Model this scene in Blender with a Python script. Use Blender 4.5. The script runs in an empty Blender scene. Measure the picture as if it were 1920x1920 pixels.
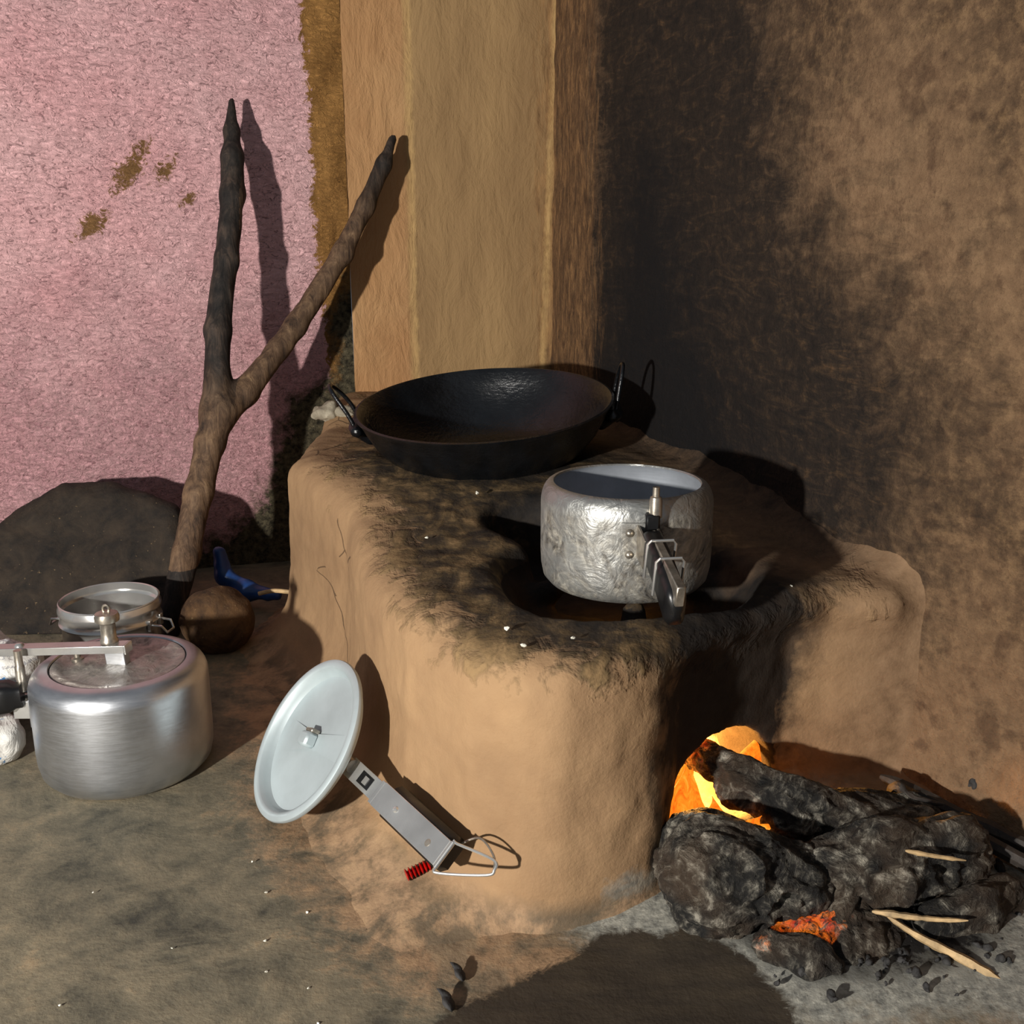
import bpy, math, random
import numpy as np
from mathutils import Vector, Matrix, Quaternion
random.seed(7)
PI = math.pi
C = bpy.context.scene.collection
sc = bpy.context.scene

# ------------------------------------------------------------------ camera, world, light, exposure
CAM_H = .62; PITCH = math.radians(15.5); FPX = 1970.0
cam_d = bpy.data.cameras.new('camera'); cam = bpy.data.objects.new('camera', cam_d); C.objects.link(cam)
cam.location = (0, 0, CAM_H); cam.rotation_euler = (PI/2 - PITCH, 0, 0)
cam_d.sensor_width = 36; cam_d.lens = FPX/1920*36; cam_d.clip_start = .01
sc.camera = cam
w = bpy.data.worlds.new('room_air'); sc.world = w; w.use_nodes = True
w.node_tree.nodes['Background'].inputs[0].default_value = (.80, .88, 1, 1)
w.node_tree.nodes['Background'].inputs[1].default_value = .19
# the torch of a phone held at the left of the viewer
ld = bpy.data.lights.new('torch', 'AREA'); ld.shape = 'DISK'; ld.size = .06; ld.energy = 56; ld.color = (1, .96, .90)
lo = bpy.data.objects.new('torch', ld); C.objects.link(lo); lo.location = (-1.04, -.48, .60)
lo.rotation_euler = (Vector((-.25, 1.5, .3)) - lo.location).to_track_quat('-Z', 'Y').to_euler()
sc.view_settings.view_transform = 'Standard'; sc.view_settings.look = 'None'
sc.view_settings.exposure = 0; sc.view_settings.gamma = 1; sc.view_settings.use_curve_mapping = False

# ------------------------------------------------------------------ noise and shapes in numpy
def _h(ix, iy, iz, seed):
    n = (ix*374761393 + iy*668265263 + iz*2147483647 + seed*1274126177).astype(np.int64) & 0xffffffff
    n = ((n ^ (n >> 13))*1274126177) & 0xffffffff
    n = ((n ^ (n >> 16))*2246822519) & 0xffffffff
    return (n & 0xffff)/65535.0
def vn(P, s, seed=0):
    P = P*s; I = np.floor(P).astype(np.int64); f = P - I; f = f*f*(3 - 2*f)
    r = 0
    for a in (0, 1):
        for b in (0, 1):
            for c in (0, 1):
                wgt = (f[:, 0] if a else 1-f[:, 0])*(f[:, 1] if b else 1-f[:, 1])*(f[:, 2] if c else 1-f[:, 2])
                r = r + wgt*_h(I[:, 0]+a, I[:, 1]+b, I[:, 2]+c, seed)
    return r*2 - 1
def fbm(P, s, o=3, seed=0):
    r = 0; a = 1; t = 0
    for k in range(o): r = r + a*vn(P + 7.3*k, s*2**k, seed+k); t += a; a *= .5
    return r/t
def poly_sdf(x, y, pts):
    d = np.full(np.shape(x), 1e9); s = np.ones(np.shape(x)); n = len(pts)
    for i in range(n):
        ax, ay = pts[i]; bx, by = pts[(i+1) % n]
        ex, ey = bx-ax, by-ay; wx, wy = x-ax, y-ay
        t = np.clip((wx*ex+wy*ey)/(ex*ex+ey*ey+1e-12), 0, 1)
        d = np.minimum(d, (wx-ex*t)**2+(wy-ey*t)**2)
        c1 = y >= ay; c2 = y < by; c3 = ex*wy > ey*wx
        s = np.where((c1 & c2 & c3) | (~c1 & ~c2 & ~c3), -s, s)
    return s*np.sqrt(d)
def smin(a, b, k): h = np.clip(.5+.5*(b-a)/k, 0, 1); return b*(1-h)+a*h - k*h*(1-h)
def smax(a, b, k): return -smin(-a, -b, k)
def capsule(x, y, z, a, b, ra, rb):
    ax, ay, az = a; ex, ey, ez = b[0]-ax, b[1]-ay, b[2]-az
    t = np.clip(((x-ax)*ex+(y-ay)*ey+(z-az)*ez)/(ex*ex+ey*ey+ez*ez), 0, 1)
    return np.sqrt((x-ax-ex*t)**2+(y-ay-ey*t)**2+(z-az-ez*t)**2) - (ra+(rb-ra)*t)

def nets(f, lo, hi, h):
    ax = [np.arange(lo[i], hi[i]+h, h) for i in range(3)]
    X, Y, Z = np.meshgrid(*ax, indexing='ij', sparse=True)
    F = f(X, Y, Z) + 0*X + 0*Y + 0*Z; S = F < 0
    n = F.shape; c = tuple(k-1 for k in n)
    cnt = np.zeros(c, int)
    for a in (0, 1):
        for b in (0, 1):
            for d in (0, 1): cnt += S[a:a+c[0], b:b+c[1], d:d+c[2]]
    act = (cnt > 0) & (cnt < 8); I = np.argwhere(act); N = len(I)
    idx = np.full(c, -1); idx[act] = np.arange(N)
    acc = np.zeros((N, 3)); wt = np.zeros(N)
    cor = [(a, b, d) for a in (0, 1) for b in (0, 1) for d in (0, 1)]
    for p in cor:
        for q in cor:
            if sum(q) == sum(p)+1 and sum(abs(q[i]-p[i]) for i in range(3)) == 1:
                fa = F[I[:, 0]+p[0], I[:, 1]+p[1], I[:, 2]+p[2]]; fb = F[I[:, 0]+q[0], I[:, 1]+q[1], I[:, 2]+q[2]]
                m = (fa < 0) != (fb < 0); t = np.where(m, fa/(fa-fb+1e-20), 0)
                pp = np.array(p) + t[:, None]*(np.array(q)-np.array(p))
                acc[m] += pp[m]; wt[m] += 1
    V = (I + acc/wt[:, None])*h + np.array(lo)
    Q = []
    for d in range(3):
        e, g = (d+1) % 3, (d+2) % 3
        A = [slice(None)]*3; B = [slice(None)]*3; A[d] = slice(0, -1); B[d] = slice(1, None)
        sa = S[tuple(A)]; sb = S[tuple(B)]
        E = np.argwhere(sa != sb)
        E = E[(E[:, e] > 0) & (E[:, g] > 0) & (E[:, e] < n[e]-1) & (E[:, g] < n[g]-1)]
        def at_(de, dg):
            K = E.copy(); K[:, e] += de; K[:, g] += dg; return idx[K[:, 0], K[:, 1], K[:, 2]]
        q = np.stack([at_(-1, -1), at_(0, -1), at_(0, 0), at_(-1, 0)], 1)
        fl = ~sa[E[:, 0], E[:, 1], E[:, 2]]; q[fl] = q[fl][:, ::-1]
        Q.append(q)
    e = h*.5
    def g1(dx, dy, dz): return f(V[:, 0]+dx, V[:, 1]+dy, V[:, 2]+dz)
    G_ = np.stack([g1(e, 0, 0)-g1(-e, 0, 0), g1(0, e, 0)-g1(0, -e, 0), g1(0, 0, e)-g1(0, 0, -e)], 1)
    G_ /= np.linalg.norm(G_, axis=1)[:, None]+1e-12
    return V, np.concatenate(Q), G_

# ------------------------------------------------------------------ object helpers
def mesh_obj(name, V, F, mat=None, parent=None, smooth=True, attrs=None):
    me = bpy.data.meshes.new(name)
    me.from_pydata(V.tolist() if hasattr(V, 'tolist') else V, [], F.tolist() if hasattr(F, 'tolist') else F)
    if smooth: me.polygons.foreach_set('use_smooth', [True]*len(me.polygons))
    if attrs:
        for k, v in attrs.items():
            me.attributes.new(k, 'FLOAT', 'POINT').data.foreach_set('value', np.asarray(v, np.float32))
    if mat: me.materials.append(mat)
    me.update()
    o = bpy.data.objects.new(name, me); C.objects.link(o)
    if parent: o.parent = parent
    return o
def tag(o, label, cat, group=None):
    o['label'] = label; o['category'] = cat
    if group: o['group'] = group
    return o
def struct(o): o['kind'] = 'structure'; return o
def thing(name, label, cat, loc=(0, 0, 0), rot=None, group=None):
    o = bpy.data.objects.new(name, None); C.objects.link(o); o.location = loc; o.empty_display_size = .02
    if rot is not None: o.rotation_euler = rot
    return tag(o, label, cat, group)
def keep_world(child, parent):
    child.parent = parent; child.matrix_parent_inverse = Matrix.Translation(-Vector(parent.location)); return child

class MB:
    def __init__(s): s.v = []; s.f = []
    def add(s, V, F, M=None):
        k = len(s.v)
        for p in V: s.v.append(tuple(M @ Vector(p)) if M is not None else tuple(p))
        for q in F: s.f.append([i+k for i in q])
        return s
    def lathe(s, prof, seg=96, M=None, loop=False, arc=None):
        V = []; F = []; n = len(prof)
        for j in range(seg):
            a = 2*PI*j/seg
            for r, z in prof: V.append((r*math.cos(a), r*math.sin(a), z))
        for j in range(seg):
            j2 = (j+1) % seg
            for i in range(n if loop else n-1):
                i2 = (i+1) % n
                F.append([j*n+i, j2*n+i, j2*n+i2, j*n+i2])
        return s.add(V, F, M)
    def tube(s, path, r, seg=10, closed=False, M=None, cap=True):
        P = [Vector(p) for p in path]; n = len(P); V = []; F = []
        R = r if isinstance(r, (list, tuple)) else [r]*n
        up = None
        for i in range(n):
            if closed: t = P[(i+1) % n]-P[i-1]
            else: t = P[min(i+1, n-1)]-P[max(i-1, 0)]
            t.normalize()
            if up is None: up = t.orthogonal().normalized()
            up = (up - t*up.dot(t)).normalized(); b = t.cross(up)
            for k in range(seg):
                a = 2*PI*k/seg; V.append(P[i] + (up*math.cos(a)+b*math.sin(a))*R[i])
        for i in range(n if closed else n-1):
            i2 = (i+1) % n
            for k in range(seg):
                k2 = (k+1) % seg; F.append([i*seg+k, i*seg+k2, i2*seg+k2, i2*seg+k])
        if cap and not closed:
            F.append(list(range(seg))[::-1]); F.append([(n-1)*seg+k for k in range(seg)])
        return s.add(V, F, M)
    def box(s, x0, x1, y0, y1, z0, z1, M=None, b=0):
        if b:   # chamfered box
            V = []; F = []
            X = (x0, x1); Y = (y0, y1); Z = (z0, z1)
            pts = []
            for i in (0, 1):
                for j in (0, 1):
                    for k in (0, 1):
                        sx, sy, sz = (1 if i == 0 else -1), (1 if j == 0 else -1), (1 if k == 0 else -1)
                        pts += [(X[i], Y[j]+sy*b, Z[k]+sz*b), (X[i]+sx*b, Y[j], Z[k]+sz*b), (X[i]+sx*b, Y[j]+sy*b, Z[k])]
            import bmesh
            bm = bmesh.new()
            for p in pts: bm.verts.new(p)
            r_ = bmesh.ops.convex_hull(bm, input=bm.verts); bm.verts.index_update()
            V = [v.co.copy() for v in bm.verts]; F = [[v.index for v in f.verts] for f in bm.faces]; bm.free()
            return s.add(V, F, M)
        V = [(x, y, z) for x in (x0, x1) for y in (y0, y1) for z in (z0, z1)]
        F = [[0, 1, 3, 2], [4, 6, 7, 5], [0, 4, 5, 1], [2, 3, 7, 6], [0, 2, 6, 4], [1, 5, 7, 3]]
        return s.add(V, F, M)
    def build(s, name, mat, parent=None, smooth=True, bevel=0):
        o = mesh_obj(name, s.v, s.f, mat, parent, smooth)
        if bevel:
            m = o.modifiers.new('bevel', 'BEVEL'); m.width = bevel; m.segments = 2; m.limit_method = 'ANGLE'
        if smooth:
            e = o.data
            try: e.set_sharp_from_angle(angle=math.radians(40))
            except Exception: pass
        return o
def smooth_path(P, n=8, closed=False):
    P = [Vector(p) for p in P]; out = []; m = len(P)
    for i in range(m if closed else m-1):
        p0 = P[i-1] if (closed or i > 0) else P[i]; p1 = P[i]; p2 = P[(i+1) % m]; p3 = P[(i+2) % m] if (closed or i+2 < m) else P[i+1]
        for k in range(n):
            t = k/n
            out.append(.5*((2*p1)+(p2-p0)*t+(2*p0-5*p1+4*p2-p3)*t*t+(3*p1-p0-3*p2+p3)*t**3))
    if not closed: out.append(P[-1])
    return out

# ------------------------------------------------------------------ materials
def c(r, g, b):
    f = lambda v: (v/255/12.92 if v/255 <= .04045 else ((v/255+.055)/1.055)**2.4)
    return (f(r), f(g), f(b), 1)
class G:
    def __init__(s, name, rough=.8, metal=0, spec=.5):
        s.m = bpy.data.materials.new(name); s.m.use_nodes = True; s.t = s.m.node_tree; s.b = s.t.nodes['Principled BSDF']
        s.b.inputs['Roughness'].default_value = rough; s.b.inputs['Metallic'].default_value = metal
        s.b.inputs['Specular IOR Level'].default_value = spec
        s.co = s.t.nodes.new('ShaderNodeTexCoord').outputs['Object']
    def n(s, ty, **kw):
        o = s.t.nodes.new(ty)
        for k, v in kw.items(): setattr(o, k, v)
        return o
    def put(s, sock, v):
        if hasattr(v, 'is_linked') or hasattr(v, 'links'): s.t.links.new(v, sock)
        else: sock.default_value = v
    def vec(s, scale=(1, 1, 1), rot=(0, 0, 0)):
        o = s.n('ShaderNodeMapping'); s.put(o.inputs[0], s.co); o.inputs['Scale'].default_value = scale; o.inputs['Rotation'].default_value = rot
        return o.outputs[0]
    def noise(s, scale, detail=4, rough=.55, dist=0, vec=None, w=None):
        o = s.n('ShaderNodeTexNoise'); s.put(o.inputs['Vector'], vec or s.co)
        o.inputs['Scale'].default_value = scale; o.inputs['Detail'].default_value = detail
        o.inputs['Roughness'].default_value = rough; o.inputs['Distortion'].default_value = dist
        return o.outputs[0]
    def voro(s, scale, feature='F1', vec=None):
        o = s.n('ShaderNodeTexVoronoi', feature=feature); s.put(o.inputs['Vector'], vec or s.co); o.inputs['Scale'].default_value = scale
        return o.outputs['Distance']
    def math(s, op, a, b=0.0, clamp=False):
        o = s.n('ShaderNodeMath', operation=op); o.use_clamp = clamp; s.put(o.inputs[0], a); s.put(o.inputs[1], b); return o.outputs[0]
    def ramp(s, fac, stops, interp='LINEAR'):
        o = s.n('ShaderNodeValToRGB'); s.put(o.inputs[0], fac); e = o.color_ramp.elements; o.color_ramp.interpolation = interp
        while len(e) < len(stops): e.new(.5)
        for i, (p, col) in enumerate(stops):
            e[i].position = p; e[i].color = col if not isinstance(col, (int, float)) else (col, col, col, 1)
        return o.outputs[0]
    def mix(s, fac, a, b, blend='MIX'):
        o = s.n('ShaderNodeMix', data_type='RGBA', blend_type=blend); s.put(o.inputs['Factor'], fac)
        s.put(o.inputs[6], a); s.put(o.inputs[7], b); return o.outputs[2]
    def attr(s, name): return s.n('ShaderNodeAttribute', attribute_name=name).outputs['Fac']
    def mask(s, a, nz, amp, soft):
        x = s.math('MULTIPLY', s.math('SUBTRACT', nz, .5), amp*2)
        return s.math('ADD', s.math('DIVIDE', s.math('ADD', a, x), soft), .5, clamp=True)
    def col(s, v): s.put(s.b.inputs['Base Color'], v); return s
    def bump(s, h, strength=.5, dist=.002, prev=None):
        o = s.n('ShaderNodeBump'); s.put(o.inputs['Height'], h); o.inputs['Strength'].default_value = strength; o.inputs['Distance'].default_value = dist
        if prev is not None: s.put(o.inputs['Normal'], prev)
        s.put(s.b.inputs['Normal'], o.outputs[0]); return o.outputs[0]

def mat_clay():
    g = G('smeared_clay', .85, spec=.25)
    base = g.ramp(g.noise(9, 5, .6), [(.3, c(138, 110, 81)), (.7, c(164, 133, 98))])
    base = g.mix(g.math('MULTIPLY', g.noise(70, 3), .25), base, c(140, 105, 72))
    streak = g.noise(13, 4, .62, .9, vec=g.vec((1.6, .6, 1), (0, 0, .6)))
    n2 = g.noise(34, 4, .6, .4)
    top = g.attr('soot')
    m1 = g.mask(top, g.mix(.55, streak, n2), .16, .035)
    sooty = g.ramp(g.mix(.5, streak, n2), [(.36, c(36, 31, 27)), (.46, c(66, 55, 42)), (.53, c(98, 80, 55)), (.62, c(142, 115, 80))])
    base = g.mix(m1, base, sooty)
    m2 = g.mask(g.attr('char'), g.noise(26, 5, .65), .06, .04)
    base = g.mix(g.math('MULTIPLY', m2, .95), base, g.ramp(g.noise(60, 4), [(.3, c(17, 16, 17)), (.75, c(38, 34, 31))]))
    m3 = g.mask(g.attr('dirt'), g.noise(30, 6, .7, .5), .06, .03)
    base = g.mix(g.math('MULTIPLY', m3, .75), base, g.ramp(g.noise(50, 5), [(.35, c(58, 54, 44)), (.65, c(128, 108, 80))]))
    m4 = g.mask(g.attr('ash'), g.noise(40, 6, .7), .03, .02)
    base = g.mix(m4, base, g.ramp(g.noise(90, 5), [(.3, c(98, 96, 90)), (.7, c(168, 162, 148))]))
    fn1 = g.noise(11, 7, .68, .7); fn2 = g.noise(34, 6, .7)
    ft = g.mask(g.attr('foot'), g.mix(.5, fn1, fn2), .03, .02)
    base = g.mix(ft, base, g.mix(g.ramp(fn1, [(.42, .75), (.52, 0.0)]), g.ramp(fn2, [(.32, c(96, 82, 64)), (.50, c(150, 122, 94)), (.75, c(172, 142, 108))]), c(78, 72, 60)))
    wl = g.mask(g.attr('wallside'), g.noise(20, 5), .05, .11)
    base = g.mix(wl, base, g.ramp(g.mix(.45, g.noise(16, 7, .7, .6), g.noise(60, 6, .7)), [(.34, c(96, 74, 54)), (.48, c(124, 98, 73)), (.62, c(139, 112, 85))]))
    base = g.mix(g.mask(g.attr('wallsoot'), g.noise(16, 7, .7, .6), .10, .12), base, c(24, 22, 22))
    # hairline cracks in the dried clay
    e = g.voro(6, 'DISTANCE_TO_EDGE', vec=g.mix(.08, g.co, g.n('ShaderNodeTexNoise').outputs[1]))
    cr = g.math('MULTIPLY', g.math('LESS_THAN', e, .006), g.math('GREATER_THAN', g.noise(5, 2), .60))
    base = g.mix(g.math('MULTIPLY', cr, .7), base, c(60, 45, 32))
    g.col(base)
    h = g.math('ADD', g.math('MULTIPLY', g.noise(55, 6, .6), .5), g.math('MULTIPLY', g.math('MULTIPLY', g.mix(.5, streak, n2), m1), 1.0))
    b1 = g.bump(h, .55, .006)
    g.bump(g.noise(330, 3), .35, .0012, prev=b1)
    return g.m
def mat_floor():
    g = G('packed_mud_floor', .7, spec=.3)
    n1 = g.noise(11, 7, .68, .7); n2 = g.noise(34, 6, .7)
    base = g.ramp(g.mix(.4, n1, n2), [(.34, c(58, 57, 51)), (.45, c(100, 94, 79)), (.56, c(124, 114, 94)), (.68, c(152, 132, 104))])
    tan = g.mask(g.attr('tan'), g.mix(.5, n1, n2), .16, .06)
    base = g.mix(g.math('MULTIPLY', tan, g.ramp(n1, [(.42, .45), (.52, 1.0)])), base, g.ramp(n2, [(.32, c(96, 82, 64)), (.50, c(150, 122, 94)), (.75, c(172, 142, 108))]))
    ash = g.mask(g.attr('ash'), g.noise(45, 6, .7), .05, .04)
    base = g.mix(ash, base, g.ramp(g.noise(120, 5, .7), [(.3, c(92, 92, 88)), (.55, c(150, 148, 138)), (.75, c(190, 186, 172))]))
    dark_patch = g.mask(g.attr('dark_patch'), g.noise(50, 6, .75, .8), .018, .008)
    base = g.mix(dark_patch, base, g.ramp(g.noise(14, 6, .7, vec=g.vec((1, 3, 1))), [(.3, c(44, 38, 32)), (.7, c(66, 57, 45))]))
    ch = g.mask(g.attr('char'), g.noise(60, 5, .7), .05, .03)
    base = g.mix(ch, base, c(32, 30, 29))
    g.col(base)
    b1 = g.bump(g.mix(.5, n1, n2), .5, .006)
    g.bump(g.noise(260, 4), .35, .0015, prev=b1)
    return g.m
def mat_pink():
    g = G('pink_stucco', .9, spec=.2)
    n1 = g.noise(5, 5, .6)
    base = g.ramp(n1, [(.3, c(246, 186, 188)), (.7, c(255, 208, 208))])
    fine = g.noise(150, 5, .7, 1.0)
    pit_shade = g.ramp(g.noise(70, 5, .75, 1.8, vec=g.vec((1, 1, 1.7))), [(.39, 1.0), (.45, 0.0)])
    base = g.mix(g.math('MULTIPLY', pit_shade, .62), base, c(96, 58, 62))  # dark specks paint the shade inside the stucco pits
    base = g.mix(g.math('MULTIPLY', g.mask(g.attr('dirty'), g.noise(9, 5), .25, .3), .5), base, g.ramp(fine, [(.4, c(96, 60, 62)), (.6, c(200, 140, 150))]))
    # scattered brown scars where paint is rubbed off
    m0 = g.mask(g.attr('scar'), g.noise(70, 5, .8, 1.0), .045, .008)
    base = g.mix(m0, base, c(140, 104, 66))
    mb = g.mask(g.attr('brown'), g.noise(45, 6, .8, 1.0), .035, .004)
    base = g.mix(mb, base, g.ramp(g.noise(30, 5, .6, vec=g.vec((1, 1, .5))), [(.35, c(138, 98, 52)), (.7, c(190, 140, 80))]))
    md = g.mask(g.attr('damp'), g.noise(36, 6, .7), .06, .03)
    base = g.mix(md, base, g.ramp(g.noise(90, 5, .7), [(.35, c(36, 33, 26)), (.7, c(118, 108, 84))]))
    g.col(base)
    b1 = g.bump(g.noise(70, 5, .7, 1.8, vec=g.vec((1, 1, 1.7))), .8, .015)
    g.bump(g.noise(30, 4), .6, .012, prev=b1)
    return g.m
def mat_back():
    g = G('smooth_tan_plaster', .85, spec=.25)
    v = g.vec((1, 1, .25))
    base = g.ramp(g.noise(9, 5, .6, vec=v), [(.3, c(140, 111, 76)), (.7, c(168, 136, 94))])
    base = g.mix(g.mask(g.attr('lit_face'), g.noise(20, 3), .004, .02), base, g.ramp(g.noise(7, 4), [(.3, c(182, 136, 92)), (.7, c(196, 154, 108))]))  # left face painted paler, as the more brightly lit one
    base = g.mix(g.math('MULTIPLY', g.mask(g.attr('brush'), g.noise(70, 6, .8, vec=g.vec((1, 1, .12))), .05, .02), .6), base, g.ramp(g.noise(90, 4, vec=v), [(.35, c(92, 62, 38)), (.7, c(176, 132, 84))]))
    base = g.mix(g.math('MULTIPLY', g.mask(g.attr('edge_highlight'), g.noise(60, 4), .006, .008), .7), base, c(205, 168, 112))
    g.col(base)
    b1 = g.bump(g.noise(24, 6, .65, .5, vec=g.vec((1, 1, .45))), .75, .010)
    g.bump(g.noise(120, 5, vec=g.vec((1, 1, .2))), .4, .003, prev=b1)
    return g.m
def mat_right():
    g = G('sooty_mud_wall', .88, spec=.22)
    n1 = g.noise(16, 7, .7, .6); n2 = g.noise(60, 6, .7)
    base = g.ramp(g.mix(.45, n1, n2), [(.34, c(96, 74, 54)), (.48, c(124, 98, 73)), (.62, c(139, 112, 85))])
    blot = g.ramp(g.noise(34, 4, .6), [(.54, 0.0), (.64, 1.0)])
    base = g.mix(g.math('MULTIPLY', blot, .5), base, c(66, 46, 34))
    mott = g.mask(g.attr('mottle'), n1, .25, .2)
    base = g.mix(g.math('MULTIPLY', mott, .8), base, g.ramp(n2, [(.36, c(38, 29, 22)), (.5, c(70, 53, 37)), (.64, c(112, 88, 61))]))
    strk = g.noise(16, 5, .7, 1.5, vec=g.vec((1.0, 1.0, 3.4), (.55, 0, 0)))
    soot = g.mask(g.attr('soot'), g.mix(.5, strk, n1), .30, .18)
    base = g.mix(g.math('MULTIPLY', soot, .97), base, g.ramp(g.mix(.35, strk, n2), [(.38, c(22, 20, 19)), (.52, c(38, 31, 26)), (.60, c(58, 45, 33)), (.70, c(92, 68, 46))]))
    core = g.mask(g.attr('core'), n1, .16, .16)
    base = g.mix(g.math('MULTIPLY', core, .9), base, c(17, 17, 19))
    brush = g.mask(g.attr('brush'), g.noise(50, 6, .75, vec=g.vec((1, 1, .16))), .16, .05)
    base = g.mix(g.math('MULTIPLY', brush, .75), base, g.ramp(g.noise(80, 6, .75, .5, vec=g.vec((1, 1, .3))), [(.36, c(62, 44, 31)), (.5, c(108, 80, 54)), (.64, c(156, 118, 78))]))
    g.col(base)
    b1 = g.bump(g.mix(.5, n1, n2), .85, .010)
    g.bump(g.noise(170, 4, .7), .8, .003, prev=b1)
    return g.m
def mat_alu(name, dirt=0.0, rough=.33, tint=(205, 208, 212), metal=.95, ztop=9.0):
    g = G(name, rough, metal)
    n = g.noise(18, 5, .6); fine = g.noise(50, 4, .6, vec=g.vec((1, 1, 9)))
    base = g.ramp(n, [(.3, c(*[int(v*.86) for v in tint])), (.7, c(*tint))])
    r = g.math('ADD', g.math('MULTIPLY', fine, .22), rough-.08)
    if dirt:
        zz = g.n('ShaderNodeSeparateXYZ'); g.put(zz.inputs[0], g.co)
        zm = g.math('DIVIDE', g.math('SUBTRACT', ztop, g.math('ADD', zz.outputs['Z'], g.math('MULTIPLY', g.math('SUBTRACT', n, .5), .03))), .012, clamp=True)
        d = g.ramp(g.noise(13, 6, .7, 2.2), [(.40, 0.0), (.62, 1.0)])
        d = g.math('MULTIPLY', g.math('ADD', g.math('MULTIPLY', d, .75), .25), dirt)
        d = g.math('MULTIPLY', d, zm)
        base = g.mix(d, base, g.ramp(g.noise(45, 6, .7, 2.0), [(.36, c(42, 38, 34)), (.48, c(98, 92, 83)), (.56, c(128, 122, 110)), (.66, c(172, 166, 152))]))
        g.put(g.b.inputs['Metallic'], g.math('SUBTRACT', metal, g.math('MULTIPLY', d, .65)))
        r = g.math('ADD', r, g.math('MULTIPLY', d, .24))
        g.bump(g.noise(32, 5, .55, 2.6), .55*dirt, .004)
    else:
        g.bump(fine, .12, .0006)
    g.put(g.b.inputs['Roughness'], r)
    g.col(base); return g.m
def mat_simple(name, col, rough=.5, metal=0, nz=40, var=.15, bump=.1, bd=.001, spec=.5):
    g = G(name, rough, metal, spec)
    a = c(*[int(v*(1-var)) for v in col]); b = c(*[min(255, int(v*(1+var))) for v in col])
    g.col(g.ramp(g.noise(nz, 5, .6), [(.3, a), (.7, b)])); g.bump(g.noise(nz*3, 4), bump, bd); return g.m
def mat_iron():
    g = G('black_cast_iron', .42, .0, .6)
    n = g.noise(150, 4, .6)
    g.col(g.ramp(g.noise(30, 5), [(.3, c(6, 7, 9)), (.7, c(17, 19, 22))]))
    g.put(g.b.inputs['Roughness'], g.math('ADD', g.math('MULTIPLY', g.noise(20, 5), .3), .14))
    g.bump(g.noise(110, 4, .6, vec=g.vec((1, 1, 2))), .5, .0022); return g.m
def mat_wood():
    g = G('weathered_branch', .75, spec=.3)
    dk = g.attr('dark')
    v = g.vec((1, 1, .12))
    n = g.noise(75, 6, .75, .9, vec=v); n2 = g.noise(26, 5, .65)
    base = g.ramp(g.mix(.4, n, n2), [(.36, c(40, 30, 24)), (.47, c(84, 64, 48)), (.58, c(118, 93, 70)), (.68, c(160, 132, 100))])
    dark = g.ramp(g.mix(.4, n, n2), [(.38, c(18, 16, 15)), (.5, c(42, 36, 32)), (.64, c(80, 66, 56))])
    base = g.mix(g.mask(dk, n2, .25, .3), base, dark)
    g.col(base)
    h = g.math('ADD', n, g.math('MULTIPLY', g.noise(40, 4), .5))
    g.bump(h, .6, .004); return g.m
def mat_charcoal(name='charred_wood', ember=False):
    g = G(name, .8, spec=.35)
    n = g.noise(26, 7, .7, 1.2); n2 = g.noise(90, 6, .7, .6)
    base = g.ramp(g.mix(.45, n, n2), [(.39, c(12, 11, 11)), (.48, c(34, 32, 29)), (.54, c(80, 76, 68)), (.62, c(158, 152, 138))])
    base = g.mix(g.ramp(g.noise(13, 3), [(.45, 0.0), (.6, .6)]), base, g.mix(.5, base, c(96, 74, 52)))
    g.col(base)
    e = g.mask(g.attr('ember'), n2, .02, .012)
    hot = g.math('MULTIPLY', e, g.ramp(g.noise(110, 5, .75, 1), [(.42, 0.0), (.60, 1.0)]))
    g.put(g.b.inputs['Emission Color'], g.ramp(g.noise(70, 3), [(.35, (.7, .03, .003, 1)), (.65, (1, .25, .02, 1))]))
    g.put(g.b.inputs['Emission Strength'], g.math('MULTIPLY', hot, .9))
    v = g.voro(46, 'F1', vec=g.vec((1, 1, 1)))
    h = g.math('ADD', g.math('MULTIPLY', n, 1.4), g.math('ADD', g.math('MULTIPLY', n2, .7), g.math('MULTIPLY', v, .4)))
    g.bump(h, .9, .010); return g.m
def mat_stone(name, a, b, rough=.85):
    g = G(name, rough, spec=.3)
    n = g.noise(22, 7, .7, .5)
    base = g.ramp(n, [(.35, c(*a)), (.68, c(*b))])
    sp = g.ramp(g.noise(140, 3), [(.68, 0.0), (.74, 1.0)])
    g.col(g.mix(g.math('MULTIPLY', sp, .5), base, c(150, 125, 90)))
    g.bump(g.noise(45, 6, .7), .7, .005); return g.m
def mat_flame():
    g = G('fire', .9); t = g.t
    g.col((0.02, .01, .0, 1))
    h = g.attr('heat')
    colr = g.ramp(g.math('ADD', g.math('MULTIPLY', g.noise(90, 4, .65, 1.5, vec=g.vec((1, 1, .5))), .8), g.math('MULTIPLY', h, .5)), [(.25, (1, .10, .004, 1)), (.45, (1, .27, .015, 1)), (.62, (1, .48, .07, 1)), (.82, (1, .80, .38, 1))])
    g.put(g.b.inputs['Emission Color'], colr)
    g.put(g.b.inputs['Emission Strength'], g.math('ADD', 1.2, g.math('MULTIPLY', g.math('MULTIPLY', h, g.noise(60, 3, .6, 1)), 9.0)))
    return g.m
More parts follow.
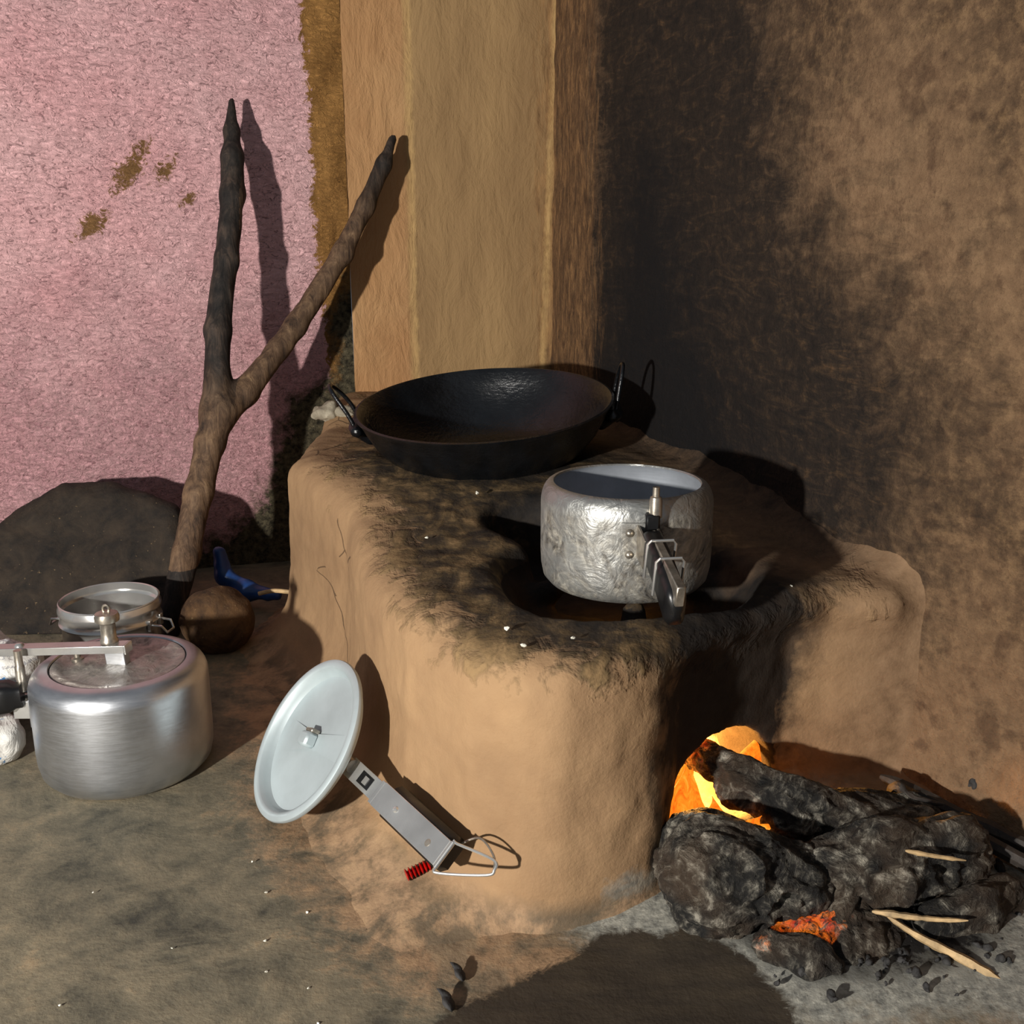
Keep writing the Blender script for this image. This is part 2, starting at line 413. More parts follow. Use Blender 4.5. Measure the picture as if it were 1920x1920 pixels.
M = dict(clay=mat_clay(), floor=mat_floor(), pink=mat_pink(), back=mat_back(), right=mat_right(),
         alu=mat_alu('brushed_aluminium'), alu_dirty=mat_alu('smeared_aluminium', 1.0, .40, (178, 178, 174), .85, .098), alu_in=mat_alu('inner_aluminium', 0, .45, (196, 202, 210), .6),
         alu_lid=mat_alu('stained_aluminium_lid', .75, .36, (190, 184, 178)), lid_white=mat_simple('matt_aluminium', (176, 186, 188), .5, .45, 12, .06, .05),
         steel=mat_simple('polished_steel', (205, 204, 200), .24, .8, 20, .08, .06), steel_dull=mat_simple('dull_steel', (158, 150, 138), .34, .8, 60, .25, .25),
         iron=mat_iron(), bake=mat_simple('black_plastic', (16, 16, 17), .35, 0, 60, .2, .1), wood=mat_wood(), char=mat_charcoal(),
         slab=mat_stone('dark_slab_stone', (26, 23, 21), (58, 48, 38)), stone=mat_stone('brown_round_stone', (44, 30, 20), (104, 76, 48)),
         rubble=mat_stone('pale_rubble', (110, 100, 84), (190, 180, 158)), flame=mat_flame(),
         blue=mat_simple('blue_plastic', (28, 64, 120), .4, 0, 30, .15, .2), bag=None, red=mat_simple('red_plastic', (150, 14, 10), .25, 0, 60, .25, .3),
         grain=mat_simple('pale_grain', (225, 220, 205), .5), splint=mat_simple('split_wood', (178, 150, 108), .7, 0, 60, .25, .4),
         twig=mat_simple('burnt_twig', (40, 34, 29), .7, 0, 60, .4, .5, .002), coal=mat_simple('coal_crumb', (40, 39, 38), .8, 0, 90, .5, .6, .002))
def mat_bag():
    g = G('printed_plastic_bag', .35, spec=.5)
    base = g.ramp(g.noise(20, 4), [(.3, c(196, 192, 184)), (.7, c(228, 226, 220))])
    bl = g.mask(g.attr('blue'), g.noise(40, 3, .5, 2.0), .03, .004)
    base = g.mix(bl, base, c(60, 130, 190))
    w = g.n('ShaderNodeTexWave'); w.wave_type = 'BANDS'; w.bands_direction = 'Z'; g.put(w.inputs[0], g.co); w.inputs['Scale'].default_value = 28; w.inputs['Distortion'].default_value = 1
    txt = g.math('MULTIPLY', g.math('GREATER_THAN', w.outputs['Fac'], .72), g.math('GREATER_THAN', g.noise(190, 2), .5))
    base = g.mix(g.math('MULTIPLY', g.math('MULTIPLY', txt, g.mask(g.attr('print'), g.noise(30), .01, .01)), .6), base, c(120, 120, 130))
    g.col(base); g.bump(g.noise(28, 5, .6, 1), .6, .012); return g.m
M['bag'] = mat_bag()

# ------------------------------------------------------------------ the room
def lerp_path(P, step):
    out = []; s = []; acc = 0
    for (a, b) in zip(P[:-1], P[1:]):
        L = math.hypot(b[0]-a[0], b[1]-a[1]); n = max(1, int(L/step))
        for k in range(n):
            t = k/n; out.append((a[0]+(b[0]-a[0])*t, a[1]+(b[1]-a[1])*t)); s.append(acc+L*t)
        acc += L
    out.append(P[-1]); s.append(acc); return np.array(out), np.array(s)
def wall(name, P, mat, attr_fn, disp=.003, step=.012, ztop=1.7, zbot=-.03, shape=None, seed=0, rnd=0):
    if rnd:
        Q = [(p.x, p.y) for p in smooth_path([(a, b, 0) for a, b in P], 12)]
        P = Q
    pts, s = lerp_path(P, step); zs = np.arange(zbot, ztop, step)
    tn = np.gradient(pts, axis=0); tn /= np.linalg.norm(tn, axis=1)[:, None]; nr = np.stack([tn[:, 1], -tn[:, 0]], 1)
    n, m = len(pts), len(zs)
    V = np.zeros((n, m, 3)); V[:, :, :2] = pts[:, None]; V[:, :, 2] = zs[None]
    SS = np.repeat(s[:, None], m, 1); ZZ = V[:, :, 2]
    flat = V.reshape(-1, 3); d = fbm(flat, 7, 4, seed).reshape(n, m)*disp*1.6 + fbm(flat, 40, 3, seed+9).reshape(n, m)*disp*.5
    if shape is not None: d = d + shape(SS, ZZ)
    V[:, :, :2] += nr[:, None]*d[:, :, None]
    i = np.arange(n*m).reshape(n, m)
    F = np.stack([i[:-1, :-1], i[1:, :-1], i[1:, 1:], i[:-1, 1:]], -1).reshape(-1, 4)
    A = attr_fn(SS.ravel(), ZZ.ravel())
    return struct(mesh_obj(name, V.reshape(-1, 3), F, mat, attrs=A))

# pink wall (s runs left to right, corner at s = 1.057)
LW = [(-1.30, 1.62), (-.29, 1.93)]; LS = math.hypot(1.01, .31)
def a_left(s, z):
    bx = np.interp(z, [-.1, .25, .35, .48, .63, .72, .85, .97, 1.7], [.98, 1.0, 1.013, 1.003, .996, .998, .996, .990, .98])
    brown = s-bx
    damp = -poly_sdf(s, z, [(1.02, .47), (1.10, .56), (1.10, -.1), (.60, -.1), (.60, .035), (.80, .06), (.865, .11), (.89, .16), (.925, .27), (.95, .31), (1.02, .35)])
    scar = -np.ones_like(s)
    for (a, b, r, e) in ((.700, .705, .017, 2.0), (.634, .615, .018, 1.0), (.621, .600, .013, .7), (.755, .702, .011, 1.6), (.785, .654, .009, 1)):
        q = np.hypot((s-a)+(z-b)*(-.6), (z-b)/e); scar = np.maximum(scar, r-q)
    return dict(brown=brown, damp=damp, scar=scar, dirty=.45-z + .0*s)
wall('wall_left', LW, M['pink'], a_left, .0035, .009, seed=1)
# tan corner faces
BW = [(-.29, 1.93), (-.18, 1.985), (.085, 2.04)]
def a_back(s, z):
    edge_highlight = np.maximum(.006-np.abs(s-.120), .005-np.abs(s-(.372+.03*(z-.5))))  # pale lines paint highlights along the two corner edges
    return dict(lit_face=.116-s, edge_highlight=edge_highlight, brush=np.where(s > .3, (s-.36)*.6, -1))
wall('wall_back', BW, M['back'], a_back, .002, .009, seed=3)
# sooty right wall, s = 0 at the far corner
RW = [(.075, 2.04), (.13, 1.86), (.20, 1.66), (.262, 1.48), (.315, 1.30), (.36, 1.17), (.415, 1.06), (.50, .93), (.62, .76), (.80, .50), (1.0, .2)]
def a_right(s, z):
    soot = -poly_sdf(s, z, [(.17, 1.8), (.70, 1.8), (.74, .95), (.84, .64), (1.02, .52), (1.08, .42), (1.06, .32), (.99, .2), (.3, -.1), (.12, .15), (.16, .5)])
    core = -poly_sdf(s, z, [(.34, .74), (.46, .70), (.58, .52), (.66, .42), (.78, .32), (.74, .0), (.2, .0), (.27, .4)])
    mott = np.maximum(-poly_sdf(s, z, [(.60, 1.8), (1.6, 1.8), (1.6, .66), (1.12, .62), (.98, .80), (.75, .72)]),
                      -poly_sdf(s, z, [(.86, .56), (1.15, .50), (1.3, .2), (1.05, .25), (.95, .36)])*.6)
    return dict(soot=soot, core=core, mottle=mott, brush=.215-s-.05*(z-.5))
def sh_right(s, z):
    return .03*np.exp(-np.maximum(z, 0)/.05)*np.clip((s-.95)/.1, 0, 1)*np.clip((1.55-s)/.3, 0, 1)
wall('wall_right', RW, M['right'], a_right, .004, .009, seed=5, shape=sh_right, rnd=1)

# floor
def build_floor():
    xs = np.arange(-1.45, 1.05, .01); ys = np.arange(-.35, 2.1, .01)
    X, Y = np.meshgrid(xs, ys, indexing='ij'); P = np.stack([X.ravel(), Y.ravel(), 0*X.ravel()], 1)
    z = fbm(P, 6, 3, 21)*.003 + fbm(P, 30, 3, 22)*.0012
    ashm = poly_sdf(P[:, 0], P[:, 1], [(.10, .85), (.16, .78), (.26, .74), (.5, .70), (.56, .85), (.4, 1.0), (.2, .95)])
    z = z + .012*np.clip(.5-ashm/.12, 0, 1)
    P[:, 2] = z
    n, m = X.shape; i = np.arange(n*m).reshape(n, m)
    F = np.stack([i[:-1, :-1], i[1:, :-1], i[1:, 1:], i[:-1, 1:]], -1).reshape(-1, 4)
    x, y = P[:, 0], P[:, 1]
    tan = -poly_sdf(x, y, [(-.40, 1.4), (-.30, 1.10), (-.27, .98), (-.16, .82), (-.08, .74), (-.01, .68), (.05, .68), (.09, .75), (.0, 1.2)])
    tan = np.maximum(tan, -poly_sdf(x, y, [(.24, .60), (.8, .5), (.8, .70), (.5, .70), (.28, .68)])*.7)
    ash = -poly_sdf(x, y, [(.05, .84), (.07, .80), (.15, .77), (.19, .74), (.215, .70), (.25, .69), (.35, .70), (.58, .70), (.62, .80), (.4, 1.06), (.1, 1.0)])
    dark_patch = -poly_sdf(x, y, [(-.05, .716), (-.027, .731), (.0, .747), (.028, .767), (.046, .777), (.067, .799), (.083, .818), (.106, .812), (.129, .803), (.158, .815), (.192, .787), (.21, .763), (.224, .725), (.233, .693), (.24, .40), (-.2, .40), (-.10, .62)])  # irregular darker patch on the floor in front of the stove
    ch = -poly_sdf(x, y, [(.17, .84), (.26, .745), (.40, .765), (.46, .85), (.36, 1.02), (.16, .98)])
    struct(mesh_obj('floor', P, F, M['floor'], attrs=dict(tan=tan, ash=ash, dark_patch=dark_patch, char=ch)))
build_floor()

# ------------------------------------------------------------------ the clay stove
OUT = [(.045, .80), (-.045, .855), (-.112, .945), (-.175, 1.10), (-.225, 1.30), (-.345, 1.51), (-.34, 1.96), (.07, 2.06), (.27, 1.52), (.40, 1.17), (.45, 1.08), (.41, 1.00), (.335, 1.01), (.25, .955), (.17, .885), (.10, .822)]
HX, HY = .128, 1.085
KNOBS = [(math.cos(math.radians(a)), math.sin(math.radians(a))) for a in (32, 150, 268)]
WALLP = None
def stove_f(x, y, z):
    top = .255 + .030*np.clip((y-1.15)/.3, 0, 1) + .03*np.clip((y-1.75)/.1, 0, 1)
    p = poly_sdf(x, y, OUT)
    left = np.clip((.10-x)/.12, 0, 1)                       # the skirt runs along the left side only
    lf2 = np.clip((.0-x)/.10, 0, 1)
    flare = (.012+.008*left)*np.exp(-np.maximum(z, 0)/.085) + (left*.006+lf2*.022)*np.exp(-(np.maximum(z, 0)/.030))*np.clip((1.75-y)/.3, 0, 1)
    d = smax(p-flare+.012, z-top, .045)
    d = smax(d, -z-.03, .01)
    # bay over the fire mouth
    bay = smax(smax(poly_sdf(x, y, [(.150, .70), (.146, .885), (.162, .925), (.290, 1.025), (.33, 1.030), (.42, 1.03), (.60, .70)]), z-.222, .03), .02-z, .005)
    d = smax(d, -bay, .022)
    # little ledge at the foot of the right block
    led = smax(poly_sdf(x, y, [(.27, 1.02), (.45, .99), (.5, 1.2), (.25, 1.2)]), z-.035, .012)
    d = smin(d, led, .01)
    # burner hole and fire chamber
    rr = np.sqrt((x-HX)**2+((y-HY)/1.0)**2)
    ang = np.arctan2(y-HY, x-HX)
    R = .108+.006*np.cos(3*ang+.6)+.004*np.sin(5*ang) + (.022+.018*np.clip(-np.cos(ang-.5), 0, 1))*np.clip((z-.17)/.06, 0, 1)
    hole = smax(rr-R-.012*np.clip((z-.225)/.03, 0, 1.2)+.008, .01-z, .01)
    d = smax(d, -hole, .018)
    # dished lip around the burner
    d = smax(d, -(np.sqrt((x-HX)**2+(y-HY)**2+((z-.335)*1.6)**2)-.175), .02)
    # back burner seat under the wok
    k = np.sqrt((x+.03)**2+(y-1.55)**2)
    d = smax(d, -smax(k-.115, .10-z, .01), .02)
    # unseen throat added to keep the fire's glow out of the bowl, and three knobs that carry the pot
    d = smin(d, smax(smax(rr-.125, .026-rr, .008), np.abs(z-.175)-.018, .01), .012)
    for kx, ky in KNOBS: d = smin(d, capsule(x, y, z, (HX+.115*kx, HY+.115*ky, .20), (HX+.070*kx, HY+.070*ky, .231), .020, .013), .012)
    # slot linking the burners
    d = smax(d, -smax(capsule(x, y, z*0, (.02, 1.26, 0), (.10, 1.16, 0), .05, .05), .18-z, .01), .02)
    # fire mouth
    mo = capsule(x, y, z, (.272, .885, .032), (.170, 1.035, .032), .094, .082)
    # clay smeared up against the sooty wall
    wd = poly_sdf(x, y, RWALL) + .010
    fil = smin(d, wd, .055)
    d = smax(np.where(wd < .13, fil, d), np.minimum(-(wd+.02), z*0+1)*1.0, .004) if False else np.where((wd < .12), smax(fil, -(wd+.035), .002), smax(d, -(wd+.035), .002))
    d = smax(d, z-.36, .01); d = smax(d, .93-y-.3*np.clip(.42-x, 0, 1), .03)
    kf = .02+.075*lf2*np.clip((1.75-y)/.3, 0, 1)
    d = smax(smax(smin(d, z+.006, kf), d-.12, .004), -z-.03, .004)
    d = smax(d, -mo, .006)
    return d
RWALL = [(p.x, p.y) for p in smooth_path([(a, b, 0) for a, b in RW], 3)] + [(1.6, .2), (1.6, 2.6), (.075, 2.6)]
V, F, N = nets(stove_f, (-.54, .64, -.035), (.60, 2.09, .375), .006)
inn = stove_f(V[:, 0], V[:, 1], V[:, 2])
V = V + N*(fbm(V, 9, 3, 31)*.004 + fbm(V, 38, 3, 32)*.0022 + fbm(V, 110, 2, 33)*.0008*np.clip(V[:, 2]/.1, 0, 1))[:, None]
x, y, z = V.T
sp = -poly_sdf(x, y, [(.06, .825), (-.03, .875), (-.085, .95), (-.135, 1.10), (-.165, 1.32), (-.265, 1.47), (-.27, 1.95), (.1, 2.02), (.27, 1.5), (.36, 1.14), (.37, 1.04), (.30, 1.01), (.2, .90), (.12, .85)])
soot = np.where(z > .12, sp-.004, np.minimum(sp, -.05)) - np.clip((.235-z)*1.2, 0, .4)
soot = np.maximum(soot, (.013-np.hypot(x+.16, (z-.19)))*0-.2)
char = np.maximum(-poly_sdf(x, z, [(.142, .30), (.195, .30), (.335, .27), (.312, .20), (.298, .10), (.30, .0), (.128, .0)]) - np.clip((.86-y)*4, 0, 1), -1)  # soot, plus the stove corner's cast shadow painted across the recess
ring = np.hypot(x-HX, y-HY)
char = np.where(y > 1.16, np.maximum(char*0-1, .02*0-1), char)
char = np.maximum(char, np.where((z < .236) & (ring < .165) & (z > .02), .06, -1)); char = np.maximum(char, np.minimum(.155-ring, .02) - np.clip((1.03-y)*.35, 0, .1) - .015)
char = np.maximum(char, .075-np.hypot(x-.03, y-1.26))
char = np.maximum(char, (.20-np.hypot(x+.02, y-1.56))*.7-.02)
dirt = -poly_sdf(x, y, [(-.40, 1.3), (-.36, 1.0), (-.24, .80), (-.05, .66), (.03, .725), (-.06, .84), (-.16, .97), (-.23, 1.25)]) - np.clip(z-.03, 0, 1)*2
wdist = poly_sdf(x, y, RWALL)
asha = np.where((x > .08) & (z < .06), np.minimum(x-.085, .035-z), -.2)
st = mesh_obj('clay_stove', V, F, M['clay'], attrs=dict(soot=soot, char=char, dirt=dirt, ash=asha, foot=.024-z, wallside=.075-wdist, wallsoot=np.minimum(.035-wdist, (y-1.13)*1.0)))
tag(st, 'tan smeared clay cooking stove with burner holes and fire mouth, in the corner', 'stove')

# ------------------------------------------------------------------ wok
wk = thing('wok', 'wide black iron wok with wire loop handles on the back burner of the clay stove', 'wok', (-.035, 1.545, .262), (math.radians(7), math.radians(-3.5), 0))
mb = MB()
prof = [(0, .0), (.07, .001), (.10, .006), (.125, .016), (.148, .034), (.166, .056), (.178, .078), (.186, .095), (.190, .099), (.191, .096+.006), (.187, .103), (.181, .098),
        (.173, .080), (.160, .058), (.142, .038), (.118, .020), (.09, .010), (.06, .007), (0, .006)]
mb.lathe(prof, 128); mb.build('bowl', M['iron'], wk)
def wok_handle(sgn, lean, up, z0=.090):
    p = []
    for k in range(17):
        a = PI*k/16
        p.append((sgn*(.193+lean*math.sin(a)), -.024*math.cos(a), z0+up*math.sin(a)**.8))
    p = [(sgn*.188, -.026, z0-.014)]+p+[(sgn*.188, .026, z0-.014)]
    MB().tube(p, .0032, 10).build('loop_handle', M['iron'], wk)
wok_handle(-1, .030, .050); wok_handle(1, .012, .056)
for sgn in (-1, 1):
    def lugf(x_, y_, z_, s=sgn): return smin(capsule(x_, y_, z_, (s*.186, -.032, .078), (s*.190, .032, .078), .010, .010), capsule(x_, y_, z_, (s*.172, 0, .060), (s*.188, 0, .076), .012, .014), .012)
    v_, f_, n_ = nets(lugf, (min(sgn*.15, sgn*.215), -.06, .03), (max(sgn*.15, sgn*.215), .06, .11), .003)
    v_ = v_ + n_*(fbm(v_, 60, 2, 5)*.003)[:, None]
    mesh_obj('lug', v_, f_, M['iron'], wk)

# ------------------------------------------------------------------ cooker bodies
def cooker_body(parent, mat, mat_in, r, h, open_r, seg=128):
    prof = [(0, .001), (r*.80, 0), (r*.90, .003), (r*.965, .010), (r*.992, .022), (r, .036), (r, h-.022)]
    for k in range(1, 8):
        a = PI/2*k/7; prof.append((r-(r-open_r)*.80*(1-math.cos(a)), h-.022+.022*math.sin(a)))
    prof += [(open_r+.001, h+.0002), (open_r, h-.0015)]
    o = MB().lathe(prof, seg).build('body', mat, parent)
    prof = [(open_r, h-.0015), (open_r+.004, h-.006), (r-.006, h-.024), (r-.0035, h-.040), (r-.0035, .035), (r*.965-.003, .012), (r*.80, .004), (0, .004)]
    MB().lathe(prof, seg).build('inner_wall', mat_in, o)
    return o
# open pot on the fire
pt = thing('cooking_pot', 'open smeared aluminium pressure cooker pot standing over the front burner hole', 'pot', (.121, 1.072, .247))
cooker_body(pt, M['alu_dirty'], M['alu_in'], .0905, .110, .0765)
def frame(p, q, nrm):
    X = (Vector(q)-Vector(p)); L = X.length; X.normalize(); Z = Vector(nrm); Z = (Z-X*Z.dot(X)).normalized(); Y = Z.cross(X)
    m = Matrix((X, Y, Z)).transposed().to_4x4(); m.translation = Vector(p); return m, L
# bracket plates on the wall of the pot
mb = MB(); 
def arc_plate(mb, r, a0, a1, z0, z1, th, n=8):
    V = []; F = []
    for k in range(n+1):
        a = a0+(a1-a0)*k/n
        for rr, zz in ((r, z0), (r+th, z0), (r+th, z1), (r, z1)): V.append((rr*math.cos(a), rr*math.sin(a), zz))
    for k in range(n):
        for j in range(4): F.append([k*4+j, k*4+(j+1) % 4, (k+1)*4+(j+1) % 4, (k+1)*4+j])
    F += [[3, 2, 1, 0], [n*4, n*4+1, n*4+2, n*4+3]]
    mb.add(V, F)
arc_plate(mb, .0905, -PI/2-.16, -PI/2+.24, .047, .090, .0025)
br = mb.build('bracket', M['alu_dirty'], pt, bevel=.0006)
for (a, z_) in ((-PI/2-.07, .080), (-PI/2-.07, .058)):
    m = Matrix.Translation((.093*math.cos(a), .093*math.sin(a), z_)) @ Matrix.Rotation(a, 4, 'Z') @ Matrix.Rotation(PI/2, 4, 'Y')
    MB().lathe([(0, .0034), (.0022, .003), (.0038, .0015), (.0042, 0)], 20, m).build('rivet', M['steel_dull'], br)
# arms of the bracket and grip: local frame, x runs out towards the viewer
p0 = (.010, -.088, .086); p1 = (.026, -.205, .058)
fm, L = frame(p0, p1, (0, 0, 1))
MB().box(-.004, .034, -.010, -.0075, -.028, .003, fm).box(-.004, .034, .0075, .010, -.028, .003, fm).build('bracket_arm', M['steel_dull'], pt, bevel=.0005)
def grip_mesh(L, wd, ht, t=.5, smn=.25):
    mb = MB(); V = []; F = []; n = 22; sg = 20
    for i in range(n+1):
        u = i/n; s = math.sin(min(1, max(0, (u+.03)/.14))*PI/2)*math.sin(min(1, max(0, (1.02-u)/.10))*PI/2); s = max(s, smn)
        zz = -.016*u*u
        for k in range(sg):
            a = 2*PI*k/sg; ca, sa = math.cos(a), math.sin(a)
            V.append((u*L, wd/2*s*math.copysign(abs(ca)**t, ca), zz+ht/2*s*(.75+.35*u)*math.copysign(abs(sa)**t, sa)))
    for i in range(n):
        for k in range(sg): F.append([i*sg+k, i*sg+(k+1) % sg, (i+1)*sg+(k+1) % sg, (i+1)*sg+k])
    F.append(list(range(sg))[::-1]); F.append([n*sg+k for k in range(sg)])
    return mb.add(V, F)
gm = grip_mesh(L-.012, .020, .034); mb = MB(); mb.add(gm.v, gm.f, fm @ Matrix.Translation((.012, 0, -.006)))
gp = mb.build('grip', M['bake'], pt)
MB().box(.045, L+.003, -.0042, .0042, -.004, .0165, fm @ Matrix.Translation((0, 0, -.008)), b=.001).build('grip_strip', M['steel_dull'], gp)
for u, wd_, z_ in ((.055, .0135, .016), (.085, .013, .015)):
    pth = [(u, -wd_, -.024), (u, -wd_, z_-.004), (u+.001, -wd_+.003, z_), (u+.001, wd_-.003, z_), (u, wd_, z_-.004), (u, wd_, -.024)]
    MB().tube(pth, .0014, 8, M=fm).build('wire_clip', M['steel'], gp)
# pin standing on the rim
m = Matrix.Translation((.018, -.0915, .096))
MB().lathe([(0, 0), (.0065, 0), (.0065, .016), (.0055, .020), (.0035, .021), (.0035, .030), (0, .030)], 20, m).build('pin', M['steel_dull'], pt)
MB().box(-.004, .010, -.007, .007, .084, .100, Matrix.Translation((.012, -.092, 0)), b=.002).build('pin_holder', M['bake'], pt)

# closed pressure cooker, front left
pc = thing('pressure_cooker', 'closed shiny aluminium pressure cooker with stained lid on the floor at left', 'pressure cooker', (-.454, 1.122, 0))
cooker_body(pc, M['alu'], M['alu_in'], .0985, .131, .075)
lidp = [(.0746, .1235), (.0746, .1285), (.0732, .1302), (.068, .1300), (.062, .1272), (.055, .1262), (.045, .1285), (.03, .1302), (.012, .131), (0, .131)]
ld_ = MB().lathe(lidp, 96).build('lid', M['alu_lid'], pc)
# bar across the lid, running out to the left
bp0 = Vector((.010, -.006, .154)); bp1 = Vector((-.205, .020, .137))
fb, Lb = frame(bp0, bp1, (0, 0, 1))
MB().box(-.004, Lb, -.0085, .0085, -.0012, .0012, fb).box(-.004, Lb, .0070, .0088, -.008, .0012, fb).box(-.004, Lb, -.0088, -.0070, -.008, .0012, fb).box(-.006, -.004, -.0085, .0085, -.010, .0012, fb).build('lid_bar', M['steel'], pc, bevel=.0005)
MB().box(-.002, .022, -.006, .006, -.027, -.001, fb).build('lid_stud', M['alu'], pc, bevel=.001)
for u in (.128, .168):
    MB().lathe([(0, .004), (.003, .0036), (.005, .0015), (.0055, 0)], 16, fb @ Matrix.Translation((u, 0, .0012))).build('rivet', M['steel'], pc)
wm = Matrix.Translation((-.008, .0, .1545))
wv = MB().lathe([(0, 0), (.010, 0), (.010, .003), (.0085, .005), (.0085, .022), (.0095, .024), (.0135, .026), (.0140, .031), (.0125, .035), (.006, .037), (0, .037)], 32, wm).build('weight_valve', M['steel_dull'], pc)
MB().tube([(.0035*math.cos(a), 0, .040+.0045*math.sin(a)) for a in [2*PI*k/16 for k in range(16)]], .0016, 8, closed=True, M=wm).build('valve_ring', M['steel_dull'], wv)
# second small fitting on the lid
MB().lathe([(0, 0), (.007, 0), (.007, .003), (.004, .0045), (.004, .010), (0, .011)], 20, Matrix.Translation((-.052, .012, .1265))).build('safety_plug', M['steel_dull'], ld_)
# side bracket and black handle
mb = MB(); arc_plate(mb, .0985, PI-.06, PI+.28, .060, .094, .0025); bk = mb.build('bracket', M['alu'], pc, bevel=.0006)
MB().box(-.116, -.097, -.026, -.023, .070, .092).box(-.116, -.097, -.008, -.005, .070, .092).build('bracket_arm', M['steel'], bk, bevel=.0008)
MB().lathe([(0, 0), (.0055, 0), (.0055, .030), (.0045, .032), (.0045, .050), (0, .050)], 20, Matrix.Translation((-.110, -.010, .098))).build('hinge_post', M['steel_dull'], pc)
gm = grip_mesh(.145, .034, .044, .5, .8); mb = MB(); fq, _ = frame((-.106, -.020, .098), (-.25, -.060, .094), (0, 0, 1)); mb.add(gm.v, gm.f, fq); mb.build('grip', M['bake'], pc)
MB().lathe([(0, .003), (.003, .0025), (.0035, 0)], 14, Matrix.Translation((-.15, -.0425, .088)) @ Matrix.Rotation(PI/2, 4, 'X')).build('screw', M['steel_dull'], pc)

# steel container behind it
tn = thing('steel_container', 'open round steel container with wire side handles behind the closed pressure cooker', 'container', (-.572, 1.405, 0))
r = .0665
MB().lathe([(0, .001), (r*.92, 0), (r*.98, .004), (r, .012), (r, .070), (r+.002, .073), (r+.0035, .075), (r+.001, .078), (r+.001, .088), (r+.0035, .091), (r+.0035, .0945), (r+.001, .102), (r+.002, .1035), (r+.0005, .1045),
            (r-.001, .1035), (r-.001, .094), (r+.0015, .0915), (r-.0015, .088), (r-.0015, .012), (r-.006, .003), (0, .003)], 112).build('body', M['steel'], tn)
for a in (PI*.95, -PI*.06):
    m = Matrix.Rotation(a, 4, 'Z')
    mb = MB(); mb.tube([(r+.001, -.014, .072), (r+.006, -.014, .073), (r+.018, -.013, .072), (r+.024, -.009, .062), (r+.024, .009, .062), (r+.018, .013, .072), (r+.006, .014, .073), (r+.001, .014, .072)], .0019, 8, M=m)
    h_ = mb.build('wire_handle', M['steel'], tn)
    MB().box(r-.0005, r+.004, -.018, -.010, .064, .080, m).box(r-.0005, r+.004, .010, .018, .064, .080, m).build('handle_clip', M['steel'], h_, bevel=.0006)

# ------------------------------------------------------------------ loose lid with long handle
lc = Vector((-.2205, 1.0115, .0905)); ln = Vector((-.7006, -.394, .595)).normalized()
ll = thing('lid_with_handle', 'loose pale round lid with long steel and black handle leaning at the stove foot', 'lid', lc)
q = ln.to_track_quat('Z', 'Y'); LM = q.to_matrix().to_4x4()
R_ = .0895
MB().lathe([(0, -.0125), (.045, -.0125), (.069, -.0125), (.0745, -.0118), (.0775, -.007), (.0795, -.0005), (.082, .0012), (.0865, .0012), (R_, -.0005), (R_+.0008, -.003), (R_, -.0055), (.085, -.006),
            (.082, -.008), (.080, -.014), (.075, -.0165), (.05, -.018), (0, -.019)], 128, LM).build('lid_plate', M['lid_white'], ll)
# pressed channel across the plate and the fixing nut
dl = LM.inverted() @ Vector((.62, -.25, -.1)); dl.z = 0; dl.normalize()
fc, _ = frame(Vector((0, 0, -.0122)), Vector((dl.x, dl.y, -.0122)), (0, 0, 1)); fc = LM @ fc
V_ = []; 
MB().add([(-.067, -.020, -.0009), (-.067, .020, -.0009), (0, .008, .0028), (0, -.008, .0028), (.067, .016, -.0009), (.067, -.016, -.0009)], [[0, 3, 2, 1], [3, 5, 4, 2]], fc).build('pressed_channel', M['lid_white'], ll)
nt_ = MB().box(-.009, .009, -.008, .008, .001, .015, fc, b=.0025).build('fixing_nut', M['lid_white'], ll)
MB().box(-.006, .008, .008, .0125, .001, .012, fc, b=.001).build('nut_tab', M['steel_dull'], nt_)
# stub behind the lid
hs = Vector((-.166, .966, .083)) ; he = Vector((-.060, .824, .073))
W = lambda v: Vector(v)-lc
MB().tube([W(lc-ln*.014), W(lc-ln*.026), W(Vector((-.180, 1.000, .078))), W(hs+Vector((.005, -.004, 0)))], [.009, .009, .008, .008], 12).build('pivot_stub', M['steel_dull'], ll)
fh, Lh = frame(W(hs), W(he), Vector((-.18, -.80, .62)))
a_ = .30
sp_ = MB().box(0, Lh*.33, -.0105, .0105, -.0010, .0010, fh).box(Lh*.33, Lh*.36, -.0125, .0125, -.001, .005, fh).box(Lh*.36, Lh, -.0130, .0130, .0035, .0050, fh).build('handle_strip', M['steel'], ll, smooth=False, bevel=.0006)
MB().box(Lh*.13, Lh*.25, -.0065, .0065, -.0004, .0013, fh).build('slot', M['bake'], sp_)
MB().box(Lh*.18, Lh*.22, -.004, .004, .001, .0026, fh).build('catch', M['steel'], sp_)
MB().lathe([(0, .0025), (.0022, .002), (.0032, 0)], 16, fh @ Matrix.Translation((Lh*.55, 0, .005))).build('screw', M['steel'], sp_)
MB().lathe([(0, .0006), (.0032, .0004), (.0036, 0)], 16, fh @ Matrix.Translation((Lh*.88, -.002, .005))).build('screw', M['steel_dull'], sp_)
gr_ = MB().box(Lh*.40, Lh*.995, -.0155, .0195, -.022, .0032, fh, b=.006).build('grip', M['bake'], ll)
